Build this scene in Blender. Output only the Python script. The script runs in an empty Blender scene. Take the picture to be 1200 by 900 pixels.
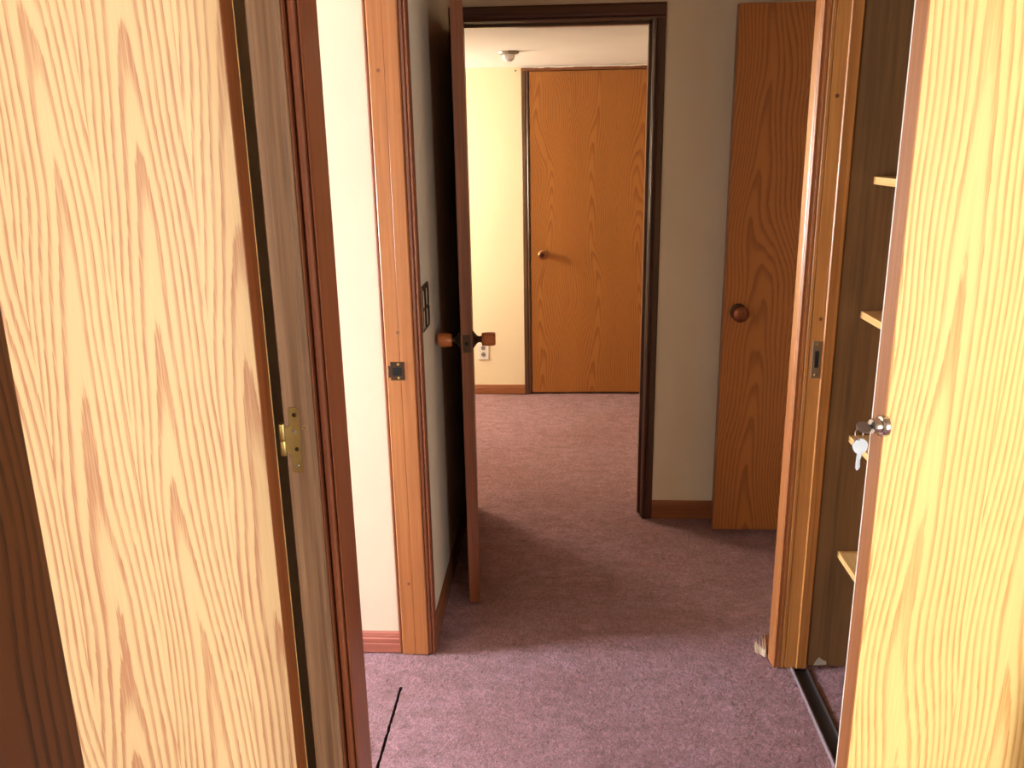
import bpy, bmesh, math, random
from mathutils import Vector, Matrix, noise
random.seed(7)
S = bpy.context.scene
C = S.collection
PI = math.pi

# ------------------------------------------------------------------ helpers
def lin(r, g, b):
    f = lambda c: c / 12.92 if c <= .04045 else ((c + .055) / 1.055) ** 2.4
    return (f(r / 255), f(g / 255), f(b / 255), 1)

def obj(name, bm, m, parent=None, smooth=False):
    me = bpy.data.meshes.new(name)
    bmesh.ops.recalc_face_normals(bm, faces=bm.faces)
    bm.to_mesh(me); bm.free()
    o = bpy.data.objects.new(name, me); C.objects.link(o)
    if m: me.materials.append(m)
    if smooth:
        for p in me.polygons: p.use_smooth = True
        try: me.set_sharp_from_angle(angle=math.radians(35))
        except Exception: pass
    if parent: o.parent = parent
    return o

def tag(o, label, cat, group=None, kind=None):
    o['label'] = label; o['category'] = cat
    if group: o['group'] = group
    if kind: o['kind'] = kind
    return o

def empty(name, loc=(0, 0, 0), rz=0):
    e = bpy.data.objects.new(name, None); C.objects.link(e)
    e.location = loc; e.rotation_euler = (0, 0, rz); e.empty_display_size = .1
    return e

def box(bm, x0, x1, y0, y1, z0, z1, bev=0, seg=2):
    vs = [bm.verts.new((x, y, z)) for z in (z0, z1) for y in (y0, y1) for x in (x0, x1)]
    fs = [(0, 2, 3, 1), (4, 5, 7, 6), (0, 1, 5, 4), (2, 6, 7, 3), (0, 4, 6, 2), (1, 3, 7, 5)]
    faces = [bm.faces.new([vs[i] for i in f]) for f in fs]
    if bev:
        es = list({e for f in faces for e in f.edges})
        bmesh.ops.bevel(bm, geom=es, offset=bev, segments=seg, affect='EDGES', profile=.5)
    return bm

def BX(*a, **k):
    return box(bmesh.new(), *a, **k)

def prism(bm, poly, z0, z1, axis='z', off=0):
    """extrude a 2-D outline; axis z: (x,y) outline; axis x: (y,z) outline from x=z0 to z1; axis y: (x,z)"""
    def P(p, t):
        if axis == 'z': return (p[0], p[1], t)
        if axis == 'x': return (t, p[0], p[1])
        return (p[0], t, p[1])
    a = [bm.verts.new(P(p, z0)) for p in poly]; b = [bm.verts.new(P(p, z1)) for p in poly]
    n = len(poly)
    bm.faces.new(a[::-1]); bm.faces.new(b)
    for i in range(n): bm.faces.new((a[i], a[(i + 1) % n], b[(i + 1) % n], b[i]))
    return bm

def lathe(bm, prof, M=None, n=32):
    """prof: (radius, height) along local z; M places it"""
    M = M or Matrix()
    rings = []
    for r, h in prof:
        if r < 1e-6: rings.append([bm.verts.new(M @ Vector((0, 0, h)))])
        else: rings.append([bm.verts.new(M @ Vector((r * math.cos(2 * PI * i / n), r * math.sin(2 * PI * i / n), h))) for i in range(n)])
    for A, B in zip(rings, rings[1:]):
        for i in range(n):
            j = (i + 1) % n
            if len(A) == 1 and len(B) == 1: continue
            if len(A) == 1: bm.faces.new((A[0], B[i], B[j]))
            elif len(B) == 1: bm.faces.new((A[i], A[j], B[0]))
            else: bm.faces.new((A[i], A[j], B[j], B[i]))
    return bm

def along(p, d):
    return Matrix.Translation(p) @ Vector(d).to_track_quat('Z', 'Y').to_matrix().to_4x4()

def torus(bm, M, R, r, n=28, m=10):
    g = [[bm.verts.new(M @ Vector(((R + r * math.cos(2 * PI * j / m)) * math.cos(2 * PI * i / n), (R + r * math.cos(2 * PI * j / m)) * math.sin(2 * PI * i / n), r * math.sin(2 * PI * j / m)))) for j in range(m)] for i in range(n)]
    for i in range(n):
        for j in range(m):
            bm.faces.new((g[i][j], g[(i + 1) % n][j], g[(i + 1) % n][(j + 1) % m], g[i][(j + 1) % m]))
    return bm

# ------------------------------------------------------------------ materials
class N:
    def __init__(s, name):
        s.m = bpy.data.materials.new(name); s.m.use_nodes = True
        s.t = s.m.node_tree; s.n = s.t.nodes; s.l = s.t.links
        s.b = s.n['Principled BSDF']
    def new(s, typ, **k):
        x = s.n.new(typ)
        for a, v in k.items(): setattr(x, a, v)
        return x
    def put(s, sock, v):
        if hasattr(v, 'is_output'): s.l.new(v, sock)
        elif v is not None: sock.default_value = v
    def math(s, op, a, b=None, c=None):
        x = s.new('ShaderNodeMath', operation=op)
        for i, v in enumerate((a, b, c)):
            if v is not None: s.put(x.inputs[i], v)
        return x.outputs[0]
    def vmul(s, v, k):
        x = s.new('ShaderNodeVectorMath', operation='MULTIPLY'); s.put(x.inputs[0], v); x.inputs[1].default_value = k
        return x.outputs[0]
    def noise(s, v, scale=1, detail=3, rough=.5):
        x = s.new('ShaderNodeTexNoise'); s.put(x.inputs['Vector'], v)
        x.inputs['Scale'].default_value = scale; x.inputs['Detail'].default_value = detail; x.inputs['Roughness'].default_value = rough
        return x.outputs[0]
    def ramp(s, v, pts, interp='LINEAR'):
        x = s.new('ShaderNodeValToRGB'); s.put(x.inputs[0], v); r = x.color_ramp; r.interpolation = interp
        while len(r.elements) < len(pts): r.elements.new(.5)
        for e, (p, c) in zip(r.elements, pts):
            e.position = p; e.color = c if len(c) == 4 else (*c, 1)
        return x.outputs[0]
    def mix(s, f, a, b, mode='MIX'):
        x = s.new('ShaderNodeMix', data_type='RGBA', blend_type=mode)
        s.put(x.inputs[0], f); s.put(x.inputs[6], a); s.put(x.inputs[7], b)
        return x.outputs[2]
    def coord(s):
        return s.new('ShaderNodeTexCoord').outputs['Object']
    def bump(s, h, strength, dist):
        x = s.new('ShaderNodeBump'); s.put(x.inputs['Height'], h); x.inputs['Strength'].default_value = strength; x.inputs['Distance'].default_value = dist
        s.l.new(x.outputs[0], s.b.inputs['Normal'])

def g(v): return (v, v, v, 1)

def oak(name, light, dark, rough=.4, strip=.25, off=0, F=90, K=9, warp=1.6, seed=0., amount=1., u='x', flip=1, mid=None, coat=.15):
    """plain-sawn oak veneer: rings of a tapering trunk cut lengthwise, one cathedral figure per veneer strip"""
    k = N(name); co = k.coord()
    sep = k.new('ShaderNodeSeparateXYZ'); k.l.new(co, sep.inputs[0])
    X = sep.outputs['X' if u == 'x' else 'Y']; Z = sep.outputs['Z']
    xs = k.math('DIVIDE', k.math('SUBTRACT', X, off), strip)
    idx = k.math('FLOOR', xs)
    xl = k.math('MULTIPLY', k.math('SUBTRACT', k.math('SUBTRACT', xs, idx), .5), strip)
    rnd = k.math('FRACT', k.math('MULTIPLY', k.math('SINE', k.math('ADD', k.math('MULTIPLY', idx, 12.9898), seed + 1.3)), 43.7585))
    zz = k.math('ADD', Z, k.math('MULTIPLY', rnd, 3.1))
    cmb = k.new('ShaderNodeCombineXYZ'); k.put(cmb.inputs[0], X); k.put(cmb.inputs[1], k.math('ADD', rnd, seed)); k.put(cmb.inputs[2], Z)
    co2 = cmb.outputs[0]
    n1 = k.noise(k.vmul(co2, (7, 1, 1.1)), 1, 2, .5)
    n2 = k.noise(k.vmul(co2, (30, 1, 4)), 1, 2, .5)
    nx = k.noise(k.vmul(co2, (2, 1, 1.6)), 1, 1, .5)
    xl = k.math('ADD', xl, k.math('MULTIPLY', k.math('SUBTRACT', nx, .5), strip * .7))
    r = k.math('SQRT', k.math('ADD', k.math('MULTIPLY', xl, xl), (strip * .13) ** 2))
    v = k.math('ADD', k.math('MULTIPLY', r, F), k.math('MULTIPLY', zz, K * flip))
    v = k.math('ADD', v, k.math('MULTIPLY', k.math('SUBTRACT', n1, .5), warp * 2))
    v = k.math('ADD', v, k.math('MULTIPLY', k.math('SUBTRACT', n2, .5), .28))
    rag = k.noise(k.vmul(co2, (330, 1, 22)), 1, 2, .6)
    v = k.math('ADD', v, k.math('MULTIPLY', k.math('SUBTRACT', rag, .5), .30))
    fr = k.math('FRACT', v)
    line = k.ramp(fr, [(0, g(.05)), (.25, g(0)), (.50, g(.10)), (.70, g(.8)), (.93, g(1)), (1, g(.05))])
    pore = k.noise(k.vmul(co2, (420, 1, 9)), 1, 2, .6)
    porem = k.ramp(pore, [(.3, g(.35)), (.62, g(1))])
    wide = k.noise(k.vmul(co2, (5, 1, .8)), 1, 2, .5)
    amt = k.math('MULTIPLY', k.math('MULTIPLY', line, porem), k.math('MULTIPLY', k.math('ADD', .55, k.math('MULTIPLY', wide, .8)), amount))
    base = k.mix(k.ramp(wide, [(.3, g(0)), (.7, g(1))]), light, mid or tuple(l * .9 for l in light[:3]) + (1,))
    fine = k.ramp(pore, [(.25, g(.93)), (.7, g(1.04))])
    base = k.mix(1, base, fine, 'MULTIPLY')
    col = k.mix(amt, base, dark)
    k.l.new(col, k.b.inputs['Base Color']); k.b.inputs['Roughness'].default_value = rough
    k.b.inputs['Specular IOR Level'].default_value = .4
    k.b.inputs['Coat Weight'].default_value = coat; k.b.inputs['Coat Roughness'].default_value = .3
    k.bump(pore, .08, .001)
    return k.m

def straight(name, light, dark, rough=.4, ax='z', fine=160, seed=0., coat=.2):
    """straight-grained lumber along one axis"""
    k = N(name); co = k.coord()
    sc = {'z': (fine, fine, 3), 'x': (3, fine, fine), 'y': (fine, 3, fine)}[ax]
    ad = k.new('ShaderNodeVectorMath', operation='ADD'); k.l.new(co, ad.inputs[0]); ad.inputs[1].default_value = (seed, seed * 2, seed * .7)
    a = k.noise(k.vmul(ad.outputs[0], sc), 1, 3, .6)
    b = k.noise(k.vmul(ad.outputs[0], tuple(x * .16 for x in sc)), 1, 2, .5)
    f = k.math('ADD', k.math('MULTIPLY', a, .6), k.math('MULTIPLY', b, .5))
    col = k.ramp(f, [(.36, dark), (.66, light)])
    k.l.new(col, k.b.inputs['Base Color']); k.b.inputs['Roughness'].default_value = rough
    k.b.inputs['Coat Weight'].default_value = coat; k.b.inputs['Coat Roughness'].default_value = .25
    k.bump(a, .08, .001)
    return k.m

def paint(name, col, rough=.75, stain=.06, bump=.12):
    k = N(name); co = k.coord()
    a = k.noise(co, 2.2, 3, .55); b = k.noise(co, 140, 2, .5)
    c = k.mix(k.ramp(a, [(.35, g(0)), (.7, g(1))]), col, tuple(x * (1 - stain) for x in col[:3]) + (1,))
    k.l.new(c, k.b.inputs['Base Color']); k.b.inputs['Roughness'].default_value = rough
    k.bump(b, bump, .002)
    return k.m

def metal(name, col, rough=.3, met=1.0, spec=.5):
    k = N(name); co = k.coord()
    a = k.noise(co, 60, 3, .6)
    c = k.mix(a, tuple(x * .75 for x in col[:3]) + (1,), col)
    k.l.new(c, k.b.inputs['Base Color']); k.b.inputs['Metallic'].default_value = met
    r = k.new('ShaderNodeMapRange'); k.l.new(a, r.inputs[0]); r.inputs[3].default_value = rough * .8; r.inputs[4].default_value = rough * 1.25
    k.l.new(r.outputs[0], k.b.inputs['Roughness'])
    return k.m

def carpet(name, c1, c2, c3):
    k = N(name); co = k.coord()
    big = k.noise(co, 1.7, 4, .6); midn = k.noise(k.vmul(co, (1, 1.6, 1)), 14, 3, .6)
    pile = k.noise(co, 190, 3, .75); tuft = k.noise(co, 70, 2, .6)
    c = k.mix(k.ramp(big, [(.38, g(0)), (.66, g(1))]), c1, c2)
    c = k.mix(k.ramp(midn, [(.38, g(.5)), (.62, g(0))]), c, c3)
    sh = k.ramp(pile, [(.3, g(.5)), (.68, g(1.35))])
    c = k.mix(1, c, sh, 'MULTIPLY')
    c = k.mix(1, c, k.ramp(k.noise(co, 62, 4, .72), [(.33, g(.74)), (.66, g(1.2))]), 'MULTIPLY')
    k.l.new(c, k.b.inputs['Base Color']); k.b.inputs['Roughness'].default_value = 1
    k.b.inputs['Specular IOR Level'].default_value = .05
    k.b.inputs['Sheen Weight'].default_value = .25; k.b.inputs['Sheen Roughness'].default_value = .5
    h = k.math('ADD', k.math('MULTIPLY', pile, .6), k.math('MULTIPLY', tuft, .8))
    k.bump(h, 1, .012)
    return k.m

M = {}
M['oak_lit_pale'] = oak('lit_pale_oak_veneer', lin(230, 198, 148), lin(184, 132, 96), strip=.165, off=.0755, F=68, K=3.8, seed=.0, amount=1.2, warp=1.9, rough=.5, coat=.05)  # overexposed light on the left door is put into this paler veneer
M['oak_lit_honey'] = oak('lit_honey_oak_veneer', lin(244, 212, 138), lin(206, 150, 86), strip=.16, off=.005, F=110, K=2.6, seed=3.1, warp=1.5, amount=1.0, rough=.5, coat=.05)  # veneer lightened so its colour carries strong light on the right door
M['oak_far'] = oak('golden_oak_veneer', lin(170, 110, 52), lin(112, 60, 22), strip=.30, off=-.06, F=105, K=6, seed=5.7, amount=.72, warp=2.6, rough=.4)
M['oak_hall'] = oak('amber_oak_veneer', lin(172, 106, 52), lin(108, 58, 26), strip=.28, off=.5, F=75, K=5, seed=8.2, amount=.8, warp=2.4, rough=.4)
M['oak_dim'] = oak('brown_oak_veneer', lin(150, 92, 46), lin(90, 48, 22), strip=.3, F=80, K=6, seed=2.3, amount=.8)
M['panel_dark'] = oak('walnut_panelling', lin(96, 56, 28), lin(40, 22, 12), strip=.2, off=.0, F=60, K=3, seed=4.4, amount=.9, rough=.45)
M['edge'] = straight('door_edge_lumber', lin(172, 112, 64), lin(146, 90, 48), seed=1.1)
M['edge_red'] = straight('door_edge_redwood', lin(142, 82, 44), lin(104, 56, 28), seed=2.2)
M['trim_red'] = straight('reddish_brown_trim', lin(136, 76, 44), lin(108, 56, 32), seed=3.3, fine=120, rough=.45)
M['trim_dark'] = straight('dark_brown_trim', lin(86, 52, 30), lin(54, 32, 19), seed=4.1, rough=.32, coat=.4)
M['trim_dark_h'] = straight('dark_brown_head_trim', lin(86, 52, 30), lin(54, 32, 19), seed=4.6, ax='x', rough=.32, coat=.4)
M['trim_head'] = straight('brown_head_trim', lin(132, 80, 46), lin(100, 58, 32), seed=4.9, ax='x')
M['trim_orange'] = straight('orange_oak_trim', lin(174, 112, 62), lin(146, 88, 46), seed=5.2, rough=.32, coat=.5)
M['jamb_sheen'] = straight('sheen_greyed_oak_jamb', lin(160, 126, 94), lin(112, 82, 58), seed=6.4, rough=.5, coat=.1)  # orange oak greyed: cool sheen is put into the colour
M['jamb_gold'] = straight('golden_oak_jamb', lin(186, 128, 66), lin(150, 96, 46), seed=7.9)
M['closet_panel'] = straight('closet_wood_panelling', lin(120, 88, 52), lin(84, 60, 34), seed=8.8, fine=110, rough=.6, coat=0)
M['shelf'] = straight('pine_shelf_board', lin(236, 192, 124), lin(214, 164, 96), seed=9.3, ax='y', rough=.5)
M['base_red'] = straight('mauve_brown_baseboard', lin(168, 100, 84), lin(134, 74, 62), seed=1.9, ax='x', rough=.45)
M['base_brown'] = straight('brown_baseboard', lin(150, 92, 54), lin(118, 68, 38), seed=2.9, ax='x', rough=.45)
M['base_side'] = straight('brown_side_baseboard', lin(138, 84, 52), lin(102, 60, 36), seed=3.9, ax='y', rough=.45)
M['plug'] = straight('wood_plug', lin(120, 74, 42), lin(90, 52, 30), fine=200)
M['knob_wood'] = straight('varnished_knob_wood', lin(196, 116, 58), lin(160, 86, 42), ax='x', rough=.3, coat=.5)
M['wall_beige'] = paint('beige_wall_paint', lin(224, 213, 190))
M['wall_white'] = paint('white_wall_paint', lin(218, 206, 184))
M['wall_cream'] = paint('cream_wall_paint', lin(240, 226, 194))
M['ceil'] = paint('ceiling_paint', lin(224, 220, 216))
M['ceil_hall'] = paint('low_bounce_hall_ceiling', lin(158, 134, 108))  # unseen ceiling made darker tan to cut bounce light in the hall
M['white_caulk_and_highlight'] = paint('white_caulk_and_highlight', lin(250, 246, 236))
M['brass'] = metal('aged_brass', lin(186, 162, 100), .4)
M['bronze'] = metal('dark_bronze', lin(82, 66, 54), .4)
M['copper'] = metal('antique_copper', lin(150, 94, 70), .32)
M['chrome'] = metal('chrome', lin(214, 212, 210), .16)
M['steel'] = metal('dull_steel', lin(160, 152, 140), .4)
M['key'] = metal('key_nickel', lin(164, 170, 178), .38)
M['black'] = paint('black_void', lin(16, 13, 12), .9, 0, 0)
M['track'] = paint('dark_floor_track', lin(50, 46, 48), .5, .3, .1)
M['fray'] = paint('frayed_grey_carpet_edge', lin(138, 122, 126), .95, .35, .4)
M['pad'] = paint('dark_carpet_backing', lin(74, 50, 52), .95, .3, .2)
M['switch_plate'] = metal('brown_switch_plate', lin(104, 80, 60), .45, .4)
M['switch_frame'] = paint('ivory_rocker_frame', lin(150, 134, 108), .5, 0, 0)
M['switch_dark'] = paint('dark_brown_rocker', lin(44, 34, 28), .4, 0, 0)
M['outlet'] = paint('ivory_plastic', lin(226, 222, 214), .4, 0, 0)
M['outlet_gray'] = paint('grey_plastic', lin(140, 134, 128), .5, 0, 0)
M['globe'] = paint('white_globe', lin(226, 224, 232), .3, 0, 0)
M['paper'] = paint('white_paper', lin(226, 222, 210), .8, .03, .05)
M['splinter'] = straight('bare_split_wood', lin(206, 186, 160), lin(140, 104, 78), fine=240, coat=0, rough=.8)
M['carpet'] = carpet('mauve_carpet', lin(170, 127, 136), lin(158, 111, 114), lin(128, 88, 86))

# ------------------------------------------------------------------ camera
f_px, pitch, roll, yaw = 996.2, .2757903, -.0172515, .05944258
fw = Vector((-math.sin(yaw) * math.cos(pitch), math.cos(yaw) * math.cos(pitch), -math.sin(pitch)))
rt = Vector((math.cos(yaw), math.sin(yaw), 0)); up = rt.cross(fw)
r2 = math.cos(roll) * rt + math.sin(roll) * up; u2 = -math.sin(roll) * rt + math.cos(roll) * up
cam = bpy.data.cameras.new('camera'); co = bpy.data.objects.new('camera', cam); C.objects.link(co)
co.matrix_world = Matrix(((r2.x, u2.x, -fw.x, 0), (r2.y, u2.y, -fw.y, 0), (r2.z, u2.z, -fw.z, 1.6), (0, 0, 0, 1)))
cam.sensor_fit = 'HORIZONTAL'; cam.sensor_width = 36; cam.lens = f_px / 1200 * 36; cam.clip_start = .02
S.camera = co

# ------------------------------------------------------------------ floor (wall-to-wall carpet)
def frange(a, b, st):
    n = max(1, round((b - a) / st)); return [a + (b - a) * i / n for i in range(n)]
XS = frange(-2.5, -.7, .06) + frange(-.7, -.496, .012) + [-.496] + frange(-.488, .722, .0105) + [.722] + frange(.778, 1.0, .012) + frange(1.0, 2.3, .06) + [2.3]
YS = frange(-1.8, 1.10, .08) + frange(1.10, 1.66, .03) + frange(1.66, 2.372, .0085) + frange(2.372, 3.6, .016) + frange(3.6, 5.6, .03) + [5.6]
def hgt(x, y):
    h = .0030 * noise.noise((x * 50, y * 50, 0)) + .0032 * noise.noise((x * 110, y * 110, 3))
    if y > 2.2:
        a = min(1, (y - 2.2) / .6)                       # loose carpet: ripples across the hall
        h += a * .008 * noise.noise((x * 2.5 + 4, y * 11 + .8 * noise.noise((x * 3, y * 2, 7)), 1)) + a * .004 * noise.noise((x * 5, y * 26, 9))
    w = math.exp(-((y - 3.42 - .05 * math.sin(x * 5)) / .012) ** 2) * .006 + math.exp(-((y - 3.15 + .16 * (x - .35)) / .012) ** 2) * .007 * max(0, min(1, (x - .05) / .2))
    if -.496 - .03 < x < -.488 + .03 and 1.2 < y < 2.3: h -= .002
    return h + w - .004
bm = bmesh.new()
def jag(x, y):                                            # frayed cut edges at the carpet seam
    if x == -.496: return x + .0018 * noise.noise((3, y * 45, 0))
    if x == -.488: return x + .0022 * noise.noise((9, y * 38, 5)) + (.006 if y > 2.26 else 0) * 0
    return x
V = [[bm.verts.new((jag(x, y), y, hgt(x, y))) for x in XS] for y in YS]
for j in range(len(YS) - 1):
    for i in range(len(XS) - 1):
        xm = (XS[i] + XS[i + 1]) / 2; ym = (YS[j] + YS[j + 1]) / 2
        if -.496 < xm < -.488 and 1.44 < ym < 2.245: continue
        if .722 < xm < .778 and 1.10 < ym < 2.372: continue
        bm.faces.new((V[j][i], V[j][i + 1], V[j + 1][i + 1], V[j + 1][i]))
bmesh.ops.delete(bm, geom=[v for v in bm.verts if not v.link_faces], context='VERTS')
floor = obj('floor', bm, M['carpet'], smooth=False)
for p in floor.data.polygons: p.use_smooth = True
tag(floor, 'worn mauve wall-to-wall carpet running from the foreground into the far room', 'floor', kind='structure')
o = obj('subfloor', BX(-2.5, 2.3, -1.8, 5.6, -.08, -.022), M['pad'], floor)

# ------------------------------------------------------------------ walls and ceilings
def wall(name, boxes, m, label):
    bm = bmesh.new()
    for b in boxes: box(bm, *b)
    o = obj(name, bm, m); tag(o, label, 'wall', kind='structure'); return o
HC = 2.25
wall('wall_left', [(-.524, -.424, 2.43, 3.483, 0, HC), (-.524, -.424, 1.44, 2.41, 2.05, HC)], M['wall_beige'], 'beige left hall wall behind the dark open door, with the switch plate')
wall('wall_left_room', [(-2.4, -.526, 2.43, 2.53, 0, HC)], M['wall_white'], 'bright white wall seen through the left doorway')
wall('wall_end', [(-1.7, -.403, 3.483, 3.583, 0, HC), (.37, 1.52, 3.483, 3.583, 0, HC), (-.403, .37, 3.483, 3.583, 2.06, HC), (1.52, 2.1, 3.483, 3.583, 0, HC)], M['wall_beige'], 'beige end wall of the hall around the middle doorway')
wall('wall_far', [(-1.7, -.2, 5.415, 5.515, 0, 2.04), (.56, 2.1, 5.415, 5.515, 0, 2.04), (-.2, .56, 5.415, 5.515, 2.02, 2.04), (-.2, .56, 5.47, 5.515, 0, 2.02)], M['wall_cream'], 'cream far wall of the far room around the closed door')
wall('wall_far_left', [(-1.7, -1.6, 3.583, 4.62, 0, 2.04), (-1.7, -1.6, 5.24, 5.415, 0, 2.04), (-1.7, -1.6, 4.62, 5.24, 0, .75), (-1.7, -1.6, 4.62, 5.24, 1.95, 2.04)], M['wall_cream'], 'left wall of the far room with its window')
wall('wall_far_right', [(2.0, 2.1, 3.583, 5.415, 0, 2.04)], M['wall_cream'], 'right wall of the far room')
wall('wall_right', [(1.42, 1.52, 2.452, 3.483, 0, HC)], M['wall_beige'], 'right wall behind the open hall door')
wall('wall_closet_side', [(.70, 1.52, 2.394, 2.452, 0, HC)], M['wall_beige'], 'wall between the closet and the hall end')
wall('wall_closet_back', [(1.30, 1.4, 1.10, 2.394, 0, HC)], M['closet_panel'], 'wood back wall of the closet')
wall('wall_closet_near', [(.78, 2.2, .98, 1.10, 0, HC), (.70, .80, 1.10, 2.37, 2.06, HC)], M['wall_beige'], 'wall at the near side of the closet')
wall('wall_left_post', [(-.442, -.392, 1.318, 1.44, 0, HC), (-.524, -.442, 1.415, 1.44, 0, HC)], M['wall_beige'], 'wall post between the left bright door and the left doorway')
wall('wall_partition', [(-2.4, -.524, 1.43, 1.50, 0, HC)], M['wall_white'], 'partition behind the left bright door')
wall('wall_room_left', [(-2.5, -2.4, 1.50, 1.92, 0, HC), (-2.5, -2.4, 2.41, 2.53, 0, HC), (-2.5, -2.4, 1.92, 2.41, 0, .35), (-2.5, -2.4, 1.92, 2.41, 2.1, HC), (-2.5, -2.4, -1.7, 1.5, 0, HC)], M['wall_white'], 'outer left wall with a window')
wall('wall_near_right', [(2.2, 2.3, -1.7, 1.10, 0, HC)], M['wall_white'], 'right wall of the near room')
wall('wall_near', [(-2.5, -2.4, -1.8, -1.7, 0, HC), (-1.5, 1.45, -1.8, -1.7, 0, HC), (2.15, 2.3, -1.8, -1.7, 0, HC), (-2.4, -1.5, -1.8, -1.7, 0, .4), (-2.4, -1.5, -1.8, -1.7, 2.1, HC), (1.45, 2.15, -1.8, -1.7, 0, .4), (1.45, 2.15, -1.8, -1.7, 2.1, HC)], M['wall_white'], 'near wall with the big window')
o = obj('ceiling', BX(-2.5, 2.3, -1.8, 3.583, HC, HC + .1), M['ceil_hall']); tag(o, 'ceiling over the hall and the near rooms', 'ceiling', kind='structure')
o = obj('ceiling_far_room', BX(-1.7, 2.1, 3.583, 5.515, 2.04, 2.14), M['ceil']); tag(o, 'low pale ceiling of the far room', 'ceiling', kind='structure')
o = obj('wall_closet_panel', BX(.772, 1.30, 2.386, 2.394, 0, HC), M['closet_panel']); tag(o, 'dark brown wood side wall inside the right closet', 'wall', kind='structure')

# ------------------------------------------------------------------ trims
def trim(name, label, loc):
    e = empty(name, (0, 0, 0)); tag(e, label, 'door frame', kind='structure'); return e

# left bright door's frame (near, left)
t = trim('trim_1', 'wooden frame beside the left bright door, jamb coloured grey for cool sheen and reddish casing', (-.4, 1.3, 0))
bm = prism(bmesh.new(), [(-.4445, 1.318), (-.4445, 1.276), (-.442, 1.272), (-.404, 1.272), (-.400, 1.276), (-.393, 1.276), (-.393, 1.318)], 0, 2.2)
obj('jamb', bm, M['jamb_sheen'], t)
bm = prism(bmesh.new(), [(-.3925, 1.276), (-.3915, 1.272), (-.3885, 1.271), (-.3875, 1.284), (-.3845, 1.284), (-.3835, 1.274), (-.381, 1.2695), (-.376, 1.2690), (-.373, 1.272), (-.372, 1.283), (-.3695, 1.283), (-.3690, 1.275), (-.3665, 1.275), (-.3660, 1.278), (-.3660, 1.365), (-.3675, 1.367), (-.3675, 1.373), (-.372, 1.375), (-.3915, 1.375), (-.3915, 1.316)], 0, 2.2)
obj('casing', bm, M['trim_red'], t)
bm = torus(bmesh.new(), along((-.4095, 1.272, 1.167), (0, -1, 0)), .0042, .0007)
obj('old_screw_ring', bm, M['brass'], t)

# left doorway far jamb (with strike plate)
t = trim('trim_2', 'orange oak jamb of the left doorway with a dark strike plate', (-.47, 2.41, 0))
bm = bmesh.new()
prism(bm, [(-.516, 2.43), (-.516, 2.413), (-.513, 2.410), (-.474, 2.410), (-.4725, 2.4112), (-.471, 2.410), (-.434, 2.410), (-.431, 2.413), (-.431, 2.43)], 0, 2.05)
obj('jamb', bm, M['trim_orange'], t)
obj('edge_strip', prism(bmesh.new(), [(-.526, 2.43), (-.526, 2.417), (-.523, 2.413), (-.519, 2.413), (-.5165, 2.417), (-.5165, 2.43)], 0, 2.05), M['trim_red'], t)
bm = prism(bmesh.new(), [(-.4305, 2.43), (-.4305, 2.418), (-.427, 2.415), (-.421, 2.418), (-.4195, 2.424), (-.416, 2.418), (-.411, 2.417), (-.408, 2.424), (-.410, 2.462), (-.413, 2.470), (-.418, 2.474), (-.4239, 2.474), (-.4239, 2.431)], 0, 2.12)
obj('casing', bm, M['trim_red'], t)
sx, sz = -.482, .957
bm = bmesh.new()
box(bm, sx - .021, sx + .021, 2.4075, 2.4105, sz - .028, sz + .028, .001)
obj('strike_plate', bm, M['bronze'], t)
bm = bmesh.new(); box(bm, sx - .014, sx + .012, 2.4068, 2.4076, sz - .013, sz + .011)
sp = [o for o in t.children if o.name.startswith('strike_plate')][0]
obj('latch_hole', bm, M['black'], sp)
bm = prism(bmesh.new(), [(sx - .020, 2.4085), (sx - .026, 2.4085), (sx - .034, 2.413), (sx - .036, 2.420), (sx - .0345, 2.420), (sx - .032, 2.4145), (sx - .025, 2.4105), (sx - .020, 2.4105)], sz - .02, sz + .016)
obj('strike_lip', bm, M['bronze'], sp)
bm = bmesh.new()
for dz in (-.021, .021): lathe(bm, [(0, .0012), (.003, .001), (.0042, 0), (.0042, -.001)], along((sx + .003, 2.4073, sz + dz), (0, -1, 0)), 14)
obj('screws', bm, M['brass'], sp)
for px, pz in ((-.490, 1.795), (-.476, 1.073), (-.484, .255)):
    obj('wood_plug', lathe(bmesh.new(), [(0, .0008), (.005, .0006), (.0056, -.001)], along((px, 2.4102, pz), (0, -1, 0)), 18), M['plug'], t)

# middle doorway frame
t = trim('trim_3', 'dark brown frame of the middle doorway into the far room', (0, 3.5, 0))
prof = lambda s, x0: [(x0, 3.483), (x0, 3.468), (x0 + s * .006, 3.4655), (x0 + s * .012, 3.471), (x0 + s * .020, 3.466), (x0 + s * .038, 3.469), (x0 + s * .043, 3.474), (x0 + s * .043, 3.483)]
obj('casing', prism(bmesh.new(), prof(1, .3555), 0, 2.0445), M['trim_dark'], t)
obj('casing', prism(bmesh.new(), prof(-1, -.3905), 0, 2.0445), M['trim_dark'], t)
hp = [(3.483, 2.0445), (3.468, 2.0445), (3.4655, 2.050), (3.471, 2.056), (3.466, 2.064), (3.468, 2.092), (3.474, 2.100), (3.483, 2.100)]
obj('head_casing', prism(bmesh.new(), hp, -.4335, .3985, 'x'), M['trim_dark_h'], t)
bm = bmesh.new()
prism(bm, [(.37, 3.484), (.354, 3.484), (.352, 3.487), (.352, 3.530), (.340, 3.530), (.340, 3.566), (.352, 3.566), (.352, 3.595), (.37, 3.595)], 0, 2.042)
obj('jamb', bm, M['trim_dark'], t)
bm = bmesh.new()
prism(bm, [(-.403, 3.484), (-.387, 3.484), (-.387, 3.530), (-.375, 3.530), (-.375, 3.566), (-.387, 3.566), (-.387, 3.595), (-.403, 3.595)], 0, 2.042)
obj('jamb', bm, M['trim_dark'], t)
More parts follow.
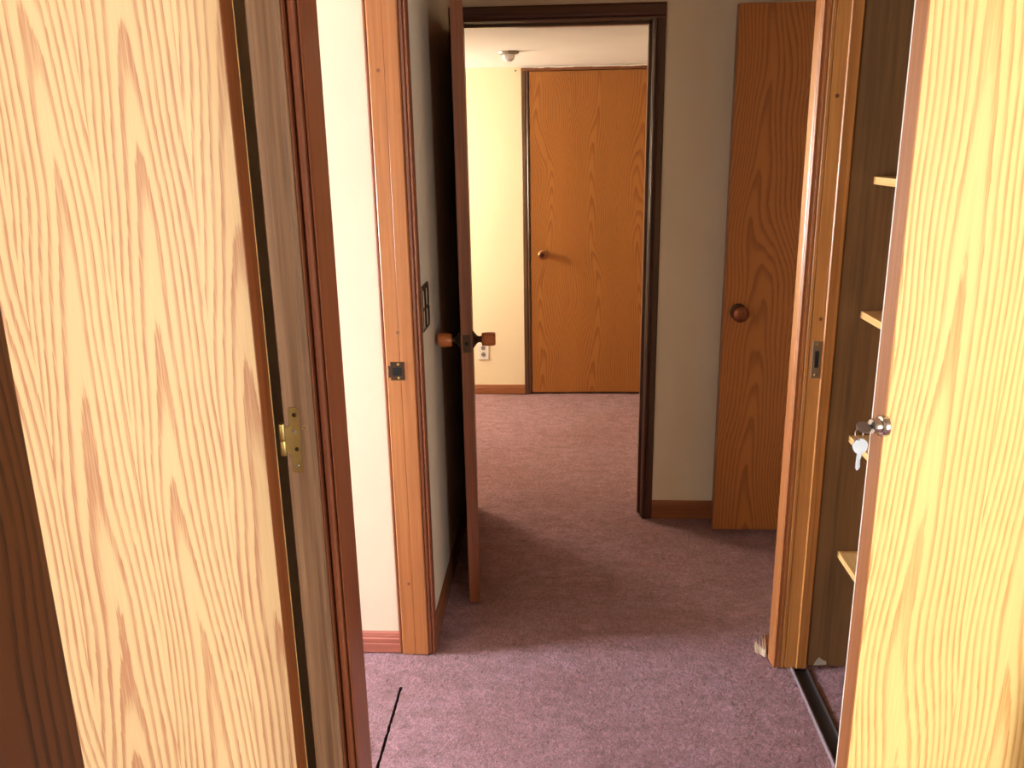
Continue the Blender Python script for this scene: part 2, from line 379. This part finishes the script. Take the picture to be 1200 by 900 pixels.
bm = prism(bmesh.new(), [(3.484, 2.06), (3.484, 2.043), (3.530, 2.043), (3.530, 2.032), (3.566, 2.032), (3.566, 2.039), (3.58, 2.039), (3.58, 2.06)], -.403, .37, 'x')
obj('head_jamb', bm, M['trim_dark_h'], t)

# far door frame
t = trim('trim_4', 'dark brown frame around the closed far door', (0, 5.4, 0))
cp = lambda s, x0: [(x0, 5.415), (x0, 5.402), (x0 + s * .008, 5.399), (x0 + s * .014, 5.404), (x0 + s * .022, 5.400), (x0 + s * .040, 5.403), (x0 + s * .044, 5.407), (x0 + s * .044, 5.415)]
obj('casing', prism(bmesh.new(), cp(-1, -.192), 0, 2.0165), M['trim_dark'], t)
obj('casing', prism(bmesh.new(), cp(1, .556), 0, 2.0165), M['trim_dark'], t)
obj('head_casing', prism(bmesh.new(), [(5.415, 2.0165), (5.402, 2.0165), (5.399, 2.022), (5.402, 2.033), (5.406, 2.036), (5.415, 2.036)], -.236, .60, 'x'), M['trim_head'], t)
bm = bmesh.new()
pts = [(-.24 + i * .036, 2.0375 + .0022 * math.sin(i * 1.7) * random.random()) for i in range(24)]
for (xa, za), (xb, zb) in zip(pts, pts[1:]):
    w = .004 + .004 * random.random()
    a = [bm.verts.new((xa, y, z)) for y, z in ((5.399, za - w), (5.392, za - .001), (5.400, za + .002))]
    b = [bm.verts.new((xb, y, z)) for y, z in ((5.399, zb - w), (5.392, zb - .001), (5.400, zb + .002))]
    for i in range(2): bm.faces.new((a[i], b[i], b[i + 1], a[i + 1]))
obj('caulk_bead', bm, M['white_caulk_and_highlight'], t)

# right closet frame (far jamb)
t = trim('trim_5', 'golden oak frame of the right closet with a small steel strike plate', (.72, 2.37, 0))
bm = prism(bmesh.new(), [(.688, 2.394), (.688, 2.373), (.691, 2.370), (.698, 2.370), (.700, 2.3735), (.702, 2.370), (.735, 2.370), (.7372, 2.3668), (.7395, 2.3662), (.741, 2.370), (.766, 2.370), (.769, 2.373), (.769, 2.394)], 0, 2.2)
obj('jamb', bm, M['jamb_gold'], t)
bm = prism(bmesh.new(), [(.6875, 2.3735), (.686, 2.3705), (.680, 2.370), (.677, 2.3745), (.674, 2.3745), (.6715, 2.370), (.668, 2.3695), (.6645, 2.373), (.6645, 2.381), (.668, 2.384), (.6645, 2.388), (.6635, 2.396), (.662, 2.425), (.664, 2.434), (.669, 2.438), (.6995, 2.438), (.6995, 2.395), (.6875, 2.393)], 0, 2.2)
obj('casing', bm, M['trim_orange'], t)
sx, sz = .7195, 1.0
pl = obj('strike_plate', BX(sx - .0125, sx + .0125, 2.3672, 2.3702, sz - .055, sz + .052, .001), M['steel'], t)
obj('latch_slot', BX(sx - .0045, sx + .0065, 2.3666, 2.3674, sz - .024, sz + .024), M['black'], pl)
bm = bmesh.new()
for dz in (-.045, .043): lathe(bm, [(0, .0012), (.003, .001), (.0042, 0), (.0042, -.001)], along((sx, 2.3669, sz + dz), (0, -1, 0)), 14)
obj('screws', bm, M['brass'], pl)
for px, pz in ((.7175, 1.705), (.7235, 1.115)):
    obj('wood_plug', lathe(bmesh.new(), [(0, .0008), (.0052, .0006), (.0058, -.001)], along((px, 2.3698, pz), (0, -1, 0)), 18), M['plug'], t)
# closet floor track
o = empty('trim_6', (.75, 1.8, 0)); tag(o, 'dark worn metal floor track along the closet opening', 'floor track', kind='structure')
bm = prism(bmesh.new(), [(-.028, -.022), (-.028, .002), (-.024, .003), (-.022, -.010), (.018, -.010), (.020, .001), (.024, .001), (.026, -.022)], -.70, .57, 'y')
obj('channel', bm, M['track'], o)
bm = bmesh.new()
ys = [-.70 + i * .0127 for i in range(101)]
for a, b in zip(ys, ys[1:]):
    wa, wb = (.0035 * noise.noise((1, q * 60, 2)) for q in (a, b))
    P = lambda y, w_: [bm.verts.new(p) for p in ((-.031 + w_, y, -.004), (-.027 + w_ * .5, y, .0045), (-.022, y, .003), (-.021, y, -.008))]
    A_, B_ = P(a, wa), P(b, wb)
    for i in range(3): bm.faces.new((A_[i], A_[i + 1], B_[i + 1], B_[i]))
obj('frayed_lip', bm, M['fray'], o)
obj('metal_lip', BX(.0185, .0235, -.70, .57, -.004, .0035, .001), M['steel'], o)
# near closet jamb
t = trim('trim_7', 'near jamb of the right closet', (.75, 1.25, 0))
obj('jamb', prism(bmesh.new(), [(.80, 1.10), (.80, 1.112), (.785, 1.112), (.785, 1.10)], 0, 2.06), M['jamb_gold'], t)

# baseboards
def base(name, poly, a, b, axis, m, label):
    o = obj(name, prism(bmesh.new(), poly, a, b, axis), m); tag(o, label, 'baseboard', kind='structure'); return o
def bprof(y, s, h):      # outline (depth, z) of a moulded baseboard standing off a wall at depth y
    return [(y, 0), (y + s * .013, 0), (y + s * .013, h * .42), (y + s * .010, h * .46), (y + s * .0125, h * .52), (y + s * .0125, h * .68), (y + s * .008, h * .74), (y + s * .0095, h * .80), (y + s * .007, h * .95), (y + s * .004, h), (y, h)]
base('baseboard_left_room', bprof(2.43, -1, .072), -2.4, -.5265, 'x', M['base_red'], 'mauve-brown moulded baseboard under the bright white wall')
bp = bprof(3.483, -1, .082); base('baseboard_end', bp, .399, 1.42, 'x', M['base_brown'], 'brown baseboard under the beige wall beside the open hall door')
base('baseboard_far', bprof(5.415, -1, .062), -1.6, -.2365, 'x', M['base_brown'], 'brown baseboard under the cream far wall')
base('baseboard_left', [(-.424, 0), (-.411, 0), (-.411, .05), (-.414, .07), (-.42, .078), (-.424, .078)], 0, 0, 'y', M['base_side'], 'x') if False else None
bm = prism(bmesh.new(), [(-.424, 0), (-.411, 0), (-.411, .05), (-.414, .07), (-.42, .078), (-.424, .078)], 2.475, 3.468, 'y')
o = obj('baseboard_left', bm, M['base_side']); tag(o, 'brown baseboard along the left hall wall behind the open door', 'baseboard', kind='structure')
# broken end of baseboard by closet casing
bm = bmesh.new()
prism(bm, [(.70, 2.44), (.655, 2.44), (.648, 2.452), (.652, 2.468), (.70, 2.468)], 0, .055)
o = obj('baseboard_right', bm, M['base_side']); tag(o, 'broken splintered stub of baseboard at the foot of the closet casing', 'baseboard', kind='structure')
bm = bmesh.new()
for i in range(5):
    x = .655 - .006 * i + random.uniform(-.003, .003); y = 2.43 + .006 * i; h = .085 - .012 * i + random.uniform(0, .01)
    a = [bm.verts.new((x + dx, y + dy, .0)) for dx, dy in ((-.003, -.002), (.003, -.003), (.003, .003), (-.002, .003))]
    tp = bm.verts.new((x - .008 + random.uniform(-.005, .003), y + .004, h))
    bm.faces.new(a[::-1])
    for k in range(4): bm.faces.new((a[k], a[(k + 1) % 4], tp))
obj('splinters', bm, M['splinter'], o)
bm = bmesh.new()
prism(bm, [(.640, 2.446), (.634, 2.456), (.633, 2.474), (.636, 2.475), (.639, 2.458), (.645, 2.447), (.656, 2.425), (.653, 2.423)], 0, .026)
obj('torn_sliver', bm, M['splinter'], o)

# ------------------------------------------------------------------ doors (movable leaves)
def knob_barrel(name, parent, p, d):
    """dark flared rosette with a squat barrel of turned wood"""
    r = obj('rosette', lathe(bmesh.new(), [(0, 0), (.0300, 0), (.0290, .004), (.022, .009), (.013, .016), (.0105, .022), (.011, .028), (.0145, .033), (0, .033)], along(p, d), 36), M['bronze'], parent, True)
    k = obj('knob', lathe(bmesh.new(), [(0, .031), (.0195, .031), (.0220, .034), (.0232, .045), (.0236, .055), (.0232, .066), (.0222, .074), (.020, .077), (0, .0772)], along(p, d), 36), M['knob_wood'], parent, True)
    return r

def hinge(parent, x, y, z, h=.089, m='bronze'):
    bm = bmesh.new()
    lathe(bm, [(0, -h / 2 - .004), (.003, -h / 2 - .003), (.0058, -h / 2), (.0058, h / 2), (.003, h / 2 + .003), (0, h / 2 + .004)], Matrix.Translation((x, y, z)), 16)
    return obj('hinge', bm, M[m], parent, True)

# far closed door
d = empty('oak_door', (-.188, 5.405, .012)); tag(d, 'closed golden oak flush door in the cream wall of the far room', 'door', 'oak flush doors', 'thing')
obj('leaf', BX(0, .740, 0, .035, 0, 2.0, .0015), M['oak_far'], d)
kb = obj('rosette', lathe(bmesh.new(), [(0, 0), (.030, 0), (.029, .004), (.020, .008), (.0135, .020), (.0135, .028), (0, .028)], along((.075, 0, .908), (0, -1, 0)), 32), M['brass'], d, True)
kn = obj('knob', lathe(bmesh.new(), [(0, .026), (.018, .026), (.0245, .032), (.027, .042), (.0255, .052), (.021, .056), (.016, .055), (.014, .051), (0, .050)], along((.075, 0, .908), (0, -1, 0)), 32), M['copper'], d, True)
obj('knob_centre', lathe(bmesh.new(), [(0, .0525), (.009, .052), (.0125, .0505), (.0125, .048)], along((.075, 0, .908), (0, -1, 0)), 24), M['bronze'], kn, True)
for z in (.24, 1.0, 1.74): hinge(d, .744, -.004, z)

# dark door standing open in the middle doorway
hx, hy = -.366, 3.474; ex, ey = -.290, 2.722
ang = math.atan2(ey - hy, ex - hx); W = math.hypot(ex - hx, ey - hy)
d = empty('oak_door', (hx, hy, .012), ang); tag(d, 'brown door standing open edge-on against the left hall wall', 'door', 'oak flush doors', 'thing')
# local x runs from hinge to free edge; +y local is the face towards the opening (right)
obj('leaf', BX(0, W, -.038, 0, 0, 2.0, .0012), M['oak_dim'], d)
obj('edge_strip', BX(W, W + .0018, -.0376, -.0004, 0, 2.0, .0006), M['edge_red'], d)
kz = .955
knob_barrel('k', d, (W - .062, 0, kz), (0, 1, 0)); knob_barrel('k', d, (W - .062, -.038, kz), (0, -1, 0))
lp = obj('latch_plate', BX(W + .0016, W + .0032, -.032, -.006, kz - .030, kz + .030, .0006), M['bronze'], d)
obj('latch_bolt', lathe(bmesh.new(), [(0, .002), (.004, .0018), (.0065, 0), (.0065, -.001)], along((W + .0032, -.019, kz), (1, 0, 0)), 18), M['black'], lp, True)
for z in (.24, 1.0, 1.76): hinge(d, -.004, -.042, z)

# right hall door, open, in front of the end wall
d = empty('oak_door', (1.402, 3.375, .012), PI); tag(d, 'amber oak door standing open before the beige end wall', 'door', 'oak flush doors', 'thing')
obj('leaf', BX(0, .761, 0, .035, 0, 2.058, .0015), M['oak_hall'], d)
obj('edge_strip', BX(.761, .7625, .0005, .0345, 0, 2.058, .0005), M['edge_red'], d)
px = 1.402 - .704; pz = .935
kb = obj('rosette', lathe(bmesh.new(), [(0, 0), (.033, 0), (.032, .004), (.022, .009), (.014, .018), (.014, .026), (0, .026)], along((.704, .035, pz), (0, 1, 0)), 32), M['bronze'], d, True)
bm = bmesh.new()
lathe(bm, [(0, .024), (.020, .024), (.028, .031), (.0325, .042), (.031, .053), (.025, .059), (.015, .061), (0, .0615)], along((.704, .035, pz), (0, 1, 0)), 40)
kn = obj('knob', bm, M['copper'], d, True)
bm = bmesh.new()
for a in (.4, 2.5, 4.6):
    Mx = along((.704, .035 + .0600, pz), (0, 1, 0)) @ Matrix.Rotation(a, 4, 'Z')
    pts = [(.004, .0), (.012, .006), (.020, .005), (.024, -.002), (.014, -.003)]
    vs = [bm.verts.new(Mx @ Vector((x, y, -.0042 * (x / .025) ** 2 * 1.4 + .0022))) for x, y in pts]
    bm.faces.new(vs)
obj('swirl_inlay', bm, M['bronze'], kn)
for z in (.24, 1.0, 1.8): hinge(d, -.004, .038, z)

# left bright door, opened on the left jamb
ph = math.radians(10)
d = empty('oak_door', (-.470, 1.25, .012), PI - ph); tag(d, 'large pale oak door at left, bright light put into its colour, hinged on the sheen-greyed jamb', 'door', 'oak flush doors', 'thing')
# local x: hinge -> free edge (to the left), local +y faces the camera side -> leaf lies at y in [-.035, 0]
obj('leaf', BX(.0015, .76, -.035, 0, 0, 2.02, .0010), M['oak_lit_pale'], d)
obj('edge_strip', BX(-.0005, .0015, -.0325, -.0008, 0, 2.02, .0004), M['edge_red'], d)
obj('veneer_edge_highlight', BX(-.0005, .0015, -.0355, -.0327, 0, 2.02, .0003), M['shelf'], d)  # back veneer's edge, coloured pale as a painted highlight
hg = empty('hinge_group', (0, 0, 0))
bpy.data.objects.remove(hg)
# hinge between leaf and jamb: flat leaf screwed to the jamb, barrel in the gap  (built in world, placed under the door)
inv = d.matrix_basis.inverted() if False else (Matrix.Translation((-.470, 1.25, .012)) @ Matrix.Rotation(PI - ph, 4, 'Z')).inverted()
def into(bm):
    bmesh.ops.transform(bm, matrix=inv, verts=bm.verts); return bm
hz = 1.145
bm = bmesh.new()
prism(bm, [(-.4335, hz - .052), (-.4335, hz - .024), (-.4425, hz - .019), (-.4425, hz + .021), (-.4335, hz + .026), (-.4335, hz + .0535), (-.431, hz + .056), (-.4205, hz + .056), (-.418, hz + .0535), (-.418, hz - .052), (-.4205, hz - .0545), (-.431, hz - .0545)], 1.2695, 1.2722, 'y')
hp_ = obj('hinge', into(bm), M['brass'], d)
bm = bmesh.new()
for a, b in ((-.026, -.001), (.0, .028)):
    lathe(bm, [(0, a), (.0056, a), (.0060, a + .001), (.0060, b - .001), (.0056, b), (0, b)], Matrix.Translation((-.4475, 1.2745, hz)), 20)
obj('barrel', into(bm), M['brass'], hp_, True)
for k, z in enumerate((-.043, -.014, .016, .044)):
    bm = bmesh.new()
    lathe(bm, [(0, .0006), (.0026, .0012), (.0036, .0004), (.0038, -.001)], along((-.4257 + (.001 if k % 2 else -.001), 1.2694, hz + z), (0, -1, 0)), 16)
    obj('screw', into(bm), M['bronze'] if k % 2 else M['steel'], hp_, True)
for z in (.25, 1.85):
    obj('hinge', into(lathe(bmesh.new(), [(0, -.045), (.006, -.045), (.006, .045), (0, .045)], Matrix.Translation((-.4475, 1.2745, z)), 16)), M['brass'], d, True)

# dark leaf close at the left margin
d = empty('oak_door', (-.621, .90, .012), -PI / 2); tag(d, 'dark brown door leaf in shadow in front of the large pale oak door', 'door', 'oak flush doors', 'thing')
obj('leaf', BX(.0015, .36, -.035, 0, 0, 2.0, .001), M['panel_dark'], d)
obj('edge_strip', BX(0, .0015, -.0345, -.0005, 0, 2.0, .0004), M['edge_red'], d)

# right bright door, folded out of the closet opening
th = math.radians(10)
d = empty('oak_door', (.4375, 1.12, .012), th); tag(d, 'honey oak closet door at right, bright light put into its colour, with keys hanging at its edge', 'door', 'oak flush doors', 'thing')
obj('leaf', BX(.0015, .345, 0, .031, 0, 2.03, .0010), M['oak_lit_honey'], d)
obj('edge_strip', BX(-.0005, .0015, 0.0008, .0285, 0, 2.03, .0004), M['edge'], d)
obj('veneer_edge_highlight', BX(-.0005, .0015, .0287, .0312, 0, 2.03, .0003), M['white_caulk_and_highlight'], d)  # back veneer's edge, its lit highlight painted in white
lz = 1.210
col = obj('lock_collar', lathe(bmesh.new(), [(0, -.004), (.0150, -.004), (.0153, .001), (.0142, .0042), (.0118, .0055), (0, .0055)], along((0, .003, lz), (-1, 0, 0)), 40), M['chrome'], d, True)
obj('lock_barrel', lathe(bmesh.new(), [(0, .005), (.0106, .005), (.0106, .0145), (.0098, .0158), (0, .0158)], along((0, .003, lz), (-1, 0, 0)), 32), M['chrome'], col, True)
obj('keyhole', BX(-.0161, -.0157, .0005, .0055, lz - .0012, lz + .0012), M['black'], col)

# ------------------------------------------------------------------ keys
def key_mesh(bow=.0115, blade=.024, bw=.0062, th_=.0018):
    """flat key in its own xz plane: bow centre at origin, blade towards -z"""
    bm = bmesh.new()
    out = []
    for i in range(26):
        a = PI * 1.5 + .42 + (2 * PI - .84) * i / 25
        out.append((bow * math.cos(a) * 1.08, bow * math.sin(a)))
    out.reverse()
    z0 = -bow * math.cos(.42)
    L = [(-bw * .5, z0 - .001), (-bw * .5, z0 - blade + .003), (-bw * .2, z0 - blade)]
    Rr = [(bw * .28, z0 - blade + .002), (bw * .5, z0 - blade + .005), (bw * .5, z0 - blade + .008), (bw * .2, z0 - blade + .010), (bw * .5, z0 - blade + .0125), (bw * .15, z0 - blade + .0145), (bw * .42, z0 - blade + .017), (bw * .5, z0 - .001)]
    # outline: circle (clockwise from lower right to lower left) then blade
    prism(bm, [(x, z) for x, z in out][::-1] + L + Rr, -th_ / 2, th_ / 2, 'y')
    bmesh.ops.triangulate(bm, faces=[f for f in bm.faces if len(f.verts) > 4])
    return bm
Md = Matrix.Translation((.4375, 1.12, .012)) @ Matrix.Rotation(th, 4, 'Z')
def wpt(x, y, z): return Md @ Vector((x, y, z))
# key in the lock: blade along +x local (into the barrel), bow lying nearly flat
k1 = obj('key', key_mesh(.0097, .018), M['key'])
k1.matrix_world = Matrix.Translation(wpt(-.0268, .003, lz - .001)) @ Matrix.Rotation(th, 4, 'Z') @ Matrix.Rotation(math.radians(-90), 4, 'Y') @ Matrix.Rotation(math.radians(62), 4, 'Z')
tag(k1, 'silver key pushed into the chrome lock of the right closet door', 'key')
kr = obj('key_ring', torus(bmesh.new(), Matrix(), .0085, .0008), M['chrome'], None, True)
kr.matrix_world = Matrix.Translation(wpt(-.0335, .001, lz - .009)) @ Matrix.Rotation(math.radians(78), 4, 'X') @ Matrix.Rotation(.6, 4, 'Y')
tag(kr, 'small wire ring joining the two keys at the right closet door', 'key ring')
k2 = obj('hanging_key', key_mesh(.0106, .024), M['key'])
k2.matrix_world = Matrix.Translation(wpt(-.0318, -.001, lz - .0262)) @ Matrix.Rotation(.25, 4, 'Z') @ Matrix.Rotation(math.radians(7), 4, 'Y') @ Matrix.Rotation(math.radians(-8), 4, 'X')
tag(k2, 'silver key dangling blade down below the lock of the right closet door', 'key')

# ------------------------------------------------------------------ closet shelves
names = ['topmost pale pine shelf board in the right closet', 'second pale pine shelf board from the top in the right closet', 'pale pine closet shelf board directly behind the dangling keys', 'lowest pale pine shelf board in the right closet']
for z, lb in zip((1.498, 1.134, .768, .398), names):
    s = obj('closet_shelf', BX(.835, 1.298, 1.33, 2.3845, z - .019, z + .001, .0015), M['shelf'])
    tag(s, lb, 'shelf', 'pine shelves in the right closet', 'thing')
# scrap of paper
bm = bmesh.new()
pts = [(-.020, 0), (-.012, .017), (-.003, .028), (.009, .018), (.021, .012), (.022, .001)]
vs = [bm.verts.new((x, .002 * math.sin(x * 90), z)) for x, z in pts]; bm.faces.new(vs)
r = bmesh.ops.solidify(bm, geom=list(bm.faces), thickness=.0006)
o = obj('paper_scrap', bm, M['paper']); o.location = (.812, 2.381, .004); o.rotation_euler = (math.radians(-6), 0, 0)
tag(o, 'small torn white paper scrap on the closet floor by the side wall', 'paper scrap')

# ------------------------------------------------------------------ switch plate, outlet, ceiling fixture, nail
sw = empty('light_switch', (-.424, 2.595, 1.115)); tag(sw, 'brown double switch plate on the left hall wall beside the open door', 'light switch')
obj('plate', BX(0, .006, -.062, .062, -.070, .070, .002), M['switch_plate'], sw)
for yy in (-.030, .030):
    for zz in (-.031, .031):
        r = obj('rocker', BX(.0055, .0085, yy - .021, yy + .021, zz - .026, zz + .026, .001), M['switch_dark'], sw)
    for z0, z1 in ((.006, .058), (-.058, -.006)): obj('rocker_frame', BX(.0055, .0095, yy - .0245, yy - .0215, z0, z1, .0006), M['switch_frame'], sw)
ou = empty('wall_outlet', (-.507, 5.415, .290)); tag(ou, 'ivory wall outlet low on the cream far wall, partly behind the wooden knob', 'outlet')
obj('plate', BX(-.036, .036, -.006, 0, -.057, .057, .002), M['outlet'], ou)
for zz in (-.022, .022):
    f = obj('socket', lathe(bmesh.new(), [(0, .0015), (.0135, .0015), (.0145, 0), (.0145, -.001)], along((0, -.006, zz), (0, -1, 0)), 24), M['outlet_gray'], ou)
    for xx in (-.005, .005): obj('slot', BX(xx - .001, xx + .001, -.0081, -.0074, zz - .004, zz + .005), M['black'], f)
cf = empty('ceiling_fixture', (-.258, 4.52, 2.04)); tag(cf, 'small white round fixture on the ceiling of the far room', 'ceiling fixture')
obj('base_plate', lathe(bmesh.new(), [(0, 0), (.052, 0), (.053, -.003), (.050, -.009), (.034, -.013), (0, -.013)], None, 40), M['steel'], cf, True)
obj('globe', lathe(bmesh.new(), [(.031, -.012), (.0315, -.020), (.028, -.034), (.020, -.043), (.010, -.047), (0, -.048)], None, 32), M['globe'], cf, True)
nl = obj('wall_nail', lathe(bmesh.new(), [(0, 0), (.0022, 0), (.0022, .018), (.006, .019), (.006, .021), (0, .0215)], along((0, 0, 0), (0, -1, 0)), 14), M['steel'])
nl.location = (-.268, 5.415, 2.018); tag(nl, 'small nail in the cream wall near the top corner of the far door', 'nail')

# ------------------------------------------------------------------ light: daylight through three windows, plus one added fill light
def window_light(name, loc, aim, sx, sy, watts, col):
    l = bpy.data.lights.new(name, 'AREA'); l.shape = 'RECTANGLE'; l.size = sx; l.size_y = sy; l.energy = watts; l.color = col
    o = bpy.data.objects.new(name, l); C.objects.link(o); o.location = loc
    o.rotation_euler = (Vector(aim) - Vector(loc)).to_track_quat('-Z', 'Z').to_euler(); return o
window_light('daylight_near_window', (-1.95, -1.85, 1.25), (-1.95, 0, 1.25), .9, 1.7, 88, (1, .98, .95))
window_light('added_near_right_fill', (1.95, -1.85, 1.25), (1.8, 0, 1.25), .5, 1.7, 110, (1, .99, .97))  # unseen window light added to brighten the right door and left hall wall
window_light('daylight_left_room_window', (-2.55, 2.17, 1.25), (0, 2.02, .95), .46, 1.7, 500, (.83, .88, 1))
window_light('daylight_far_window', (-1.72, 4.92, 1.35), (0, 4.7, 1.1), .55, 1.2, 120, (1, .84, .64))
w = bpy.data.worlds.new('daylight_sky'); S.world = w; w.use_nodes = True
bg = w.node_tree.nodes['Background']
sky = w.node_tree.nodes.new('ShaderNodeTexSky')
try:
    sky.sky_type = 'HOSEK_WILKIE'; sky.sun_direction = (.3, -.5, .7)
except Exception: pass
w.node_tree.links.new(sky.outputs[0], bg.inputs[0]); bg.inputs[1].default_value = .6

S.view_settings.view_transform = 'Standard'; S.view_settings.look = 'None'
S.view_settings.gamma = 1; S.view_settings.exposure = 0; S.view_settings.use_curve_mapping = False
S.cycles.max_bounces = 8; S.cycles.diffuse_bounces = 5
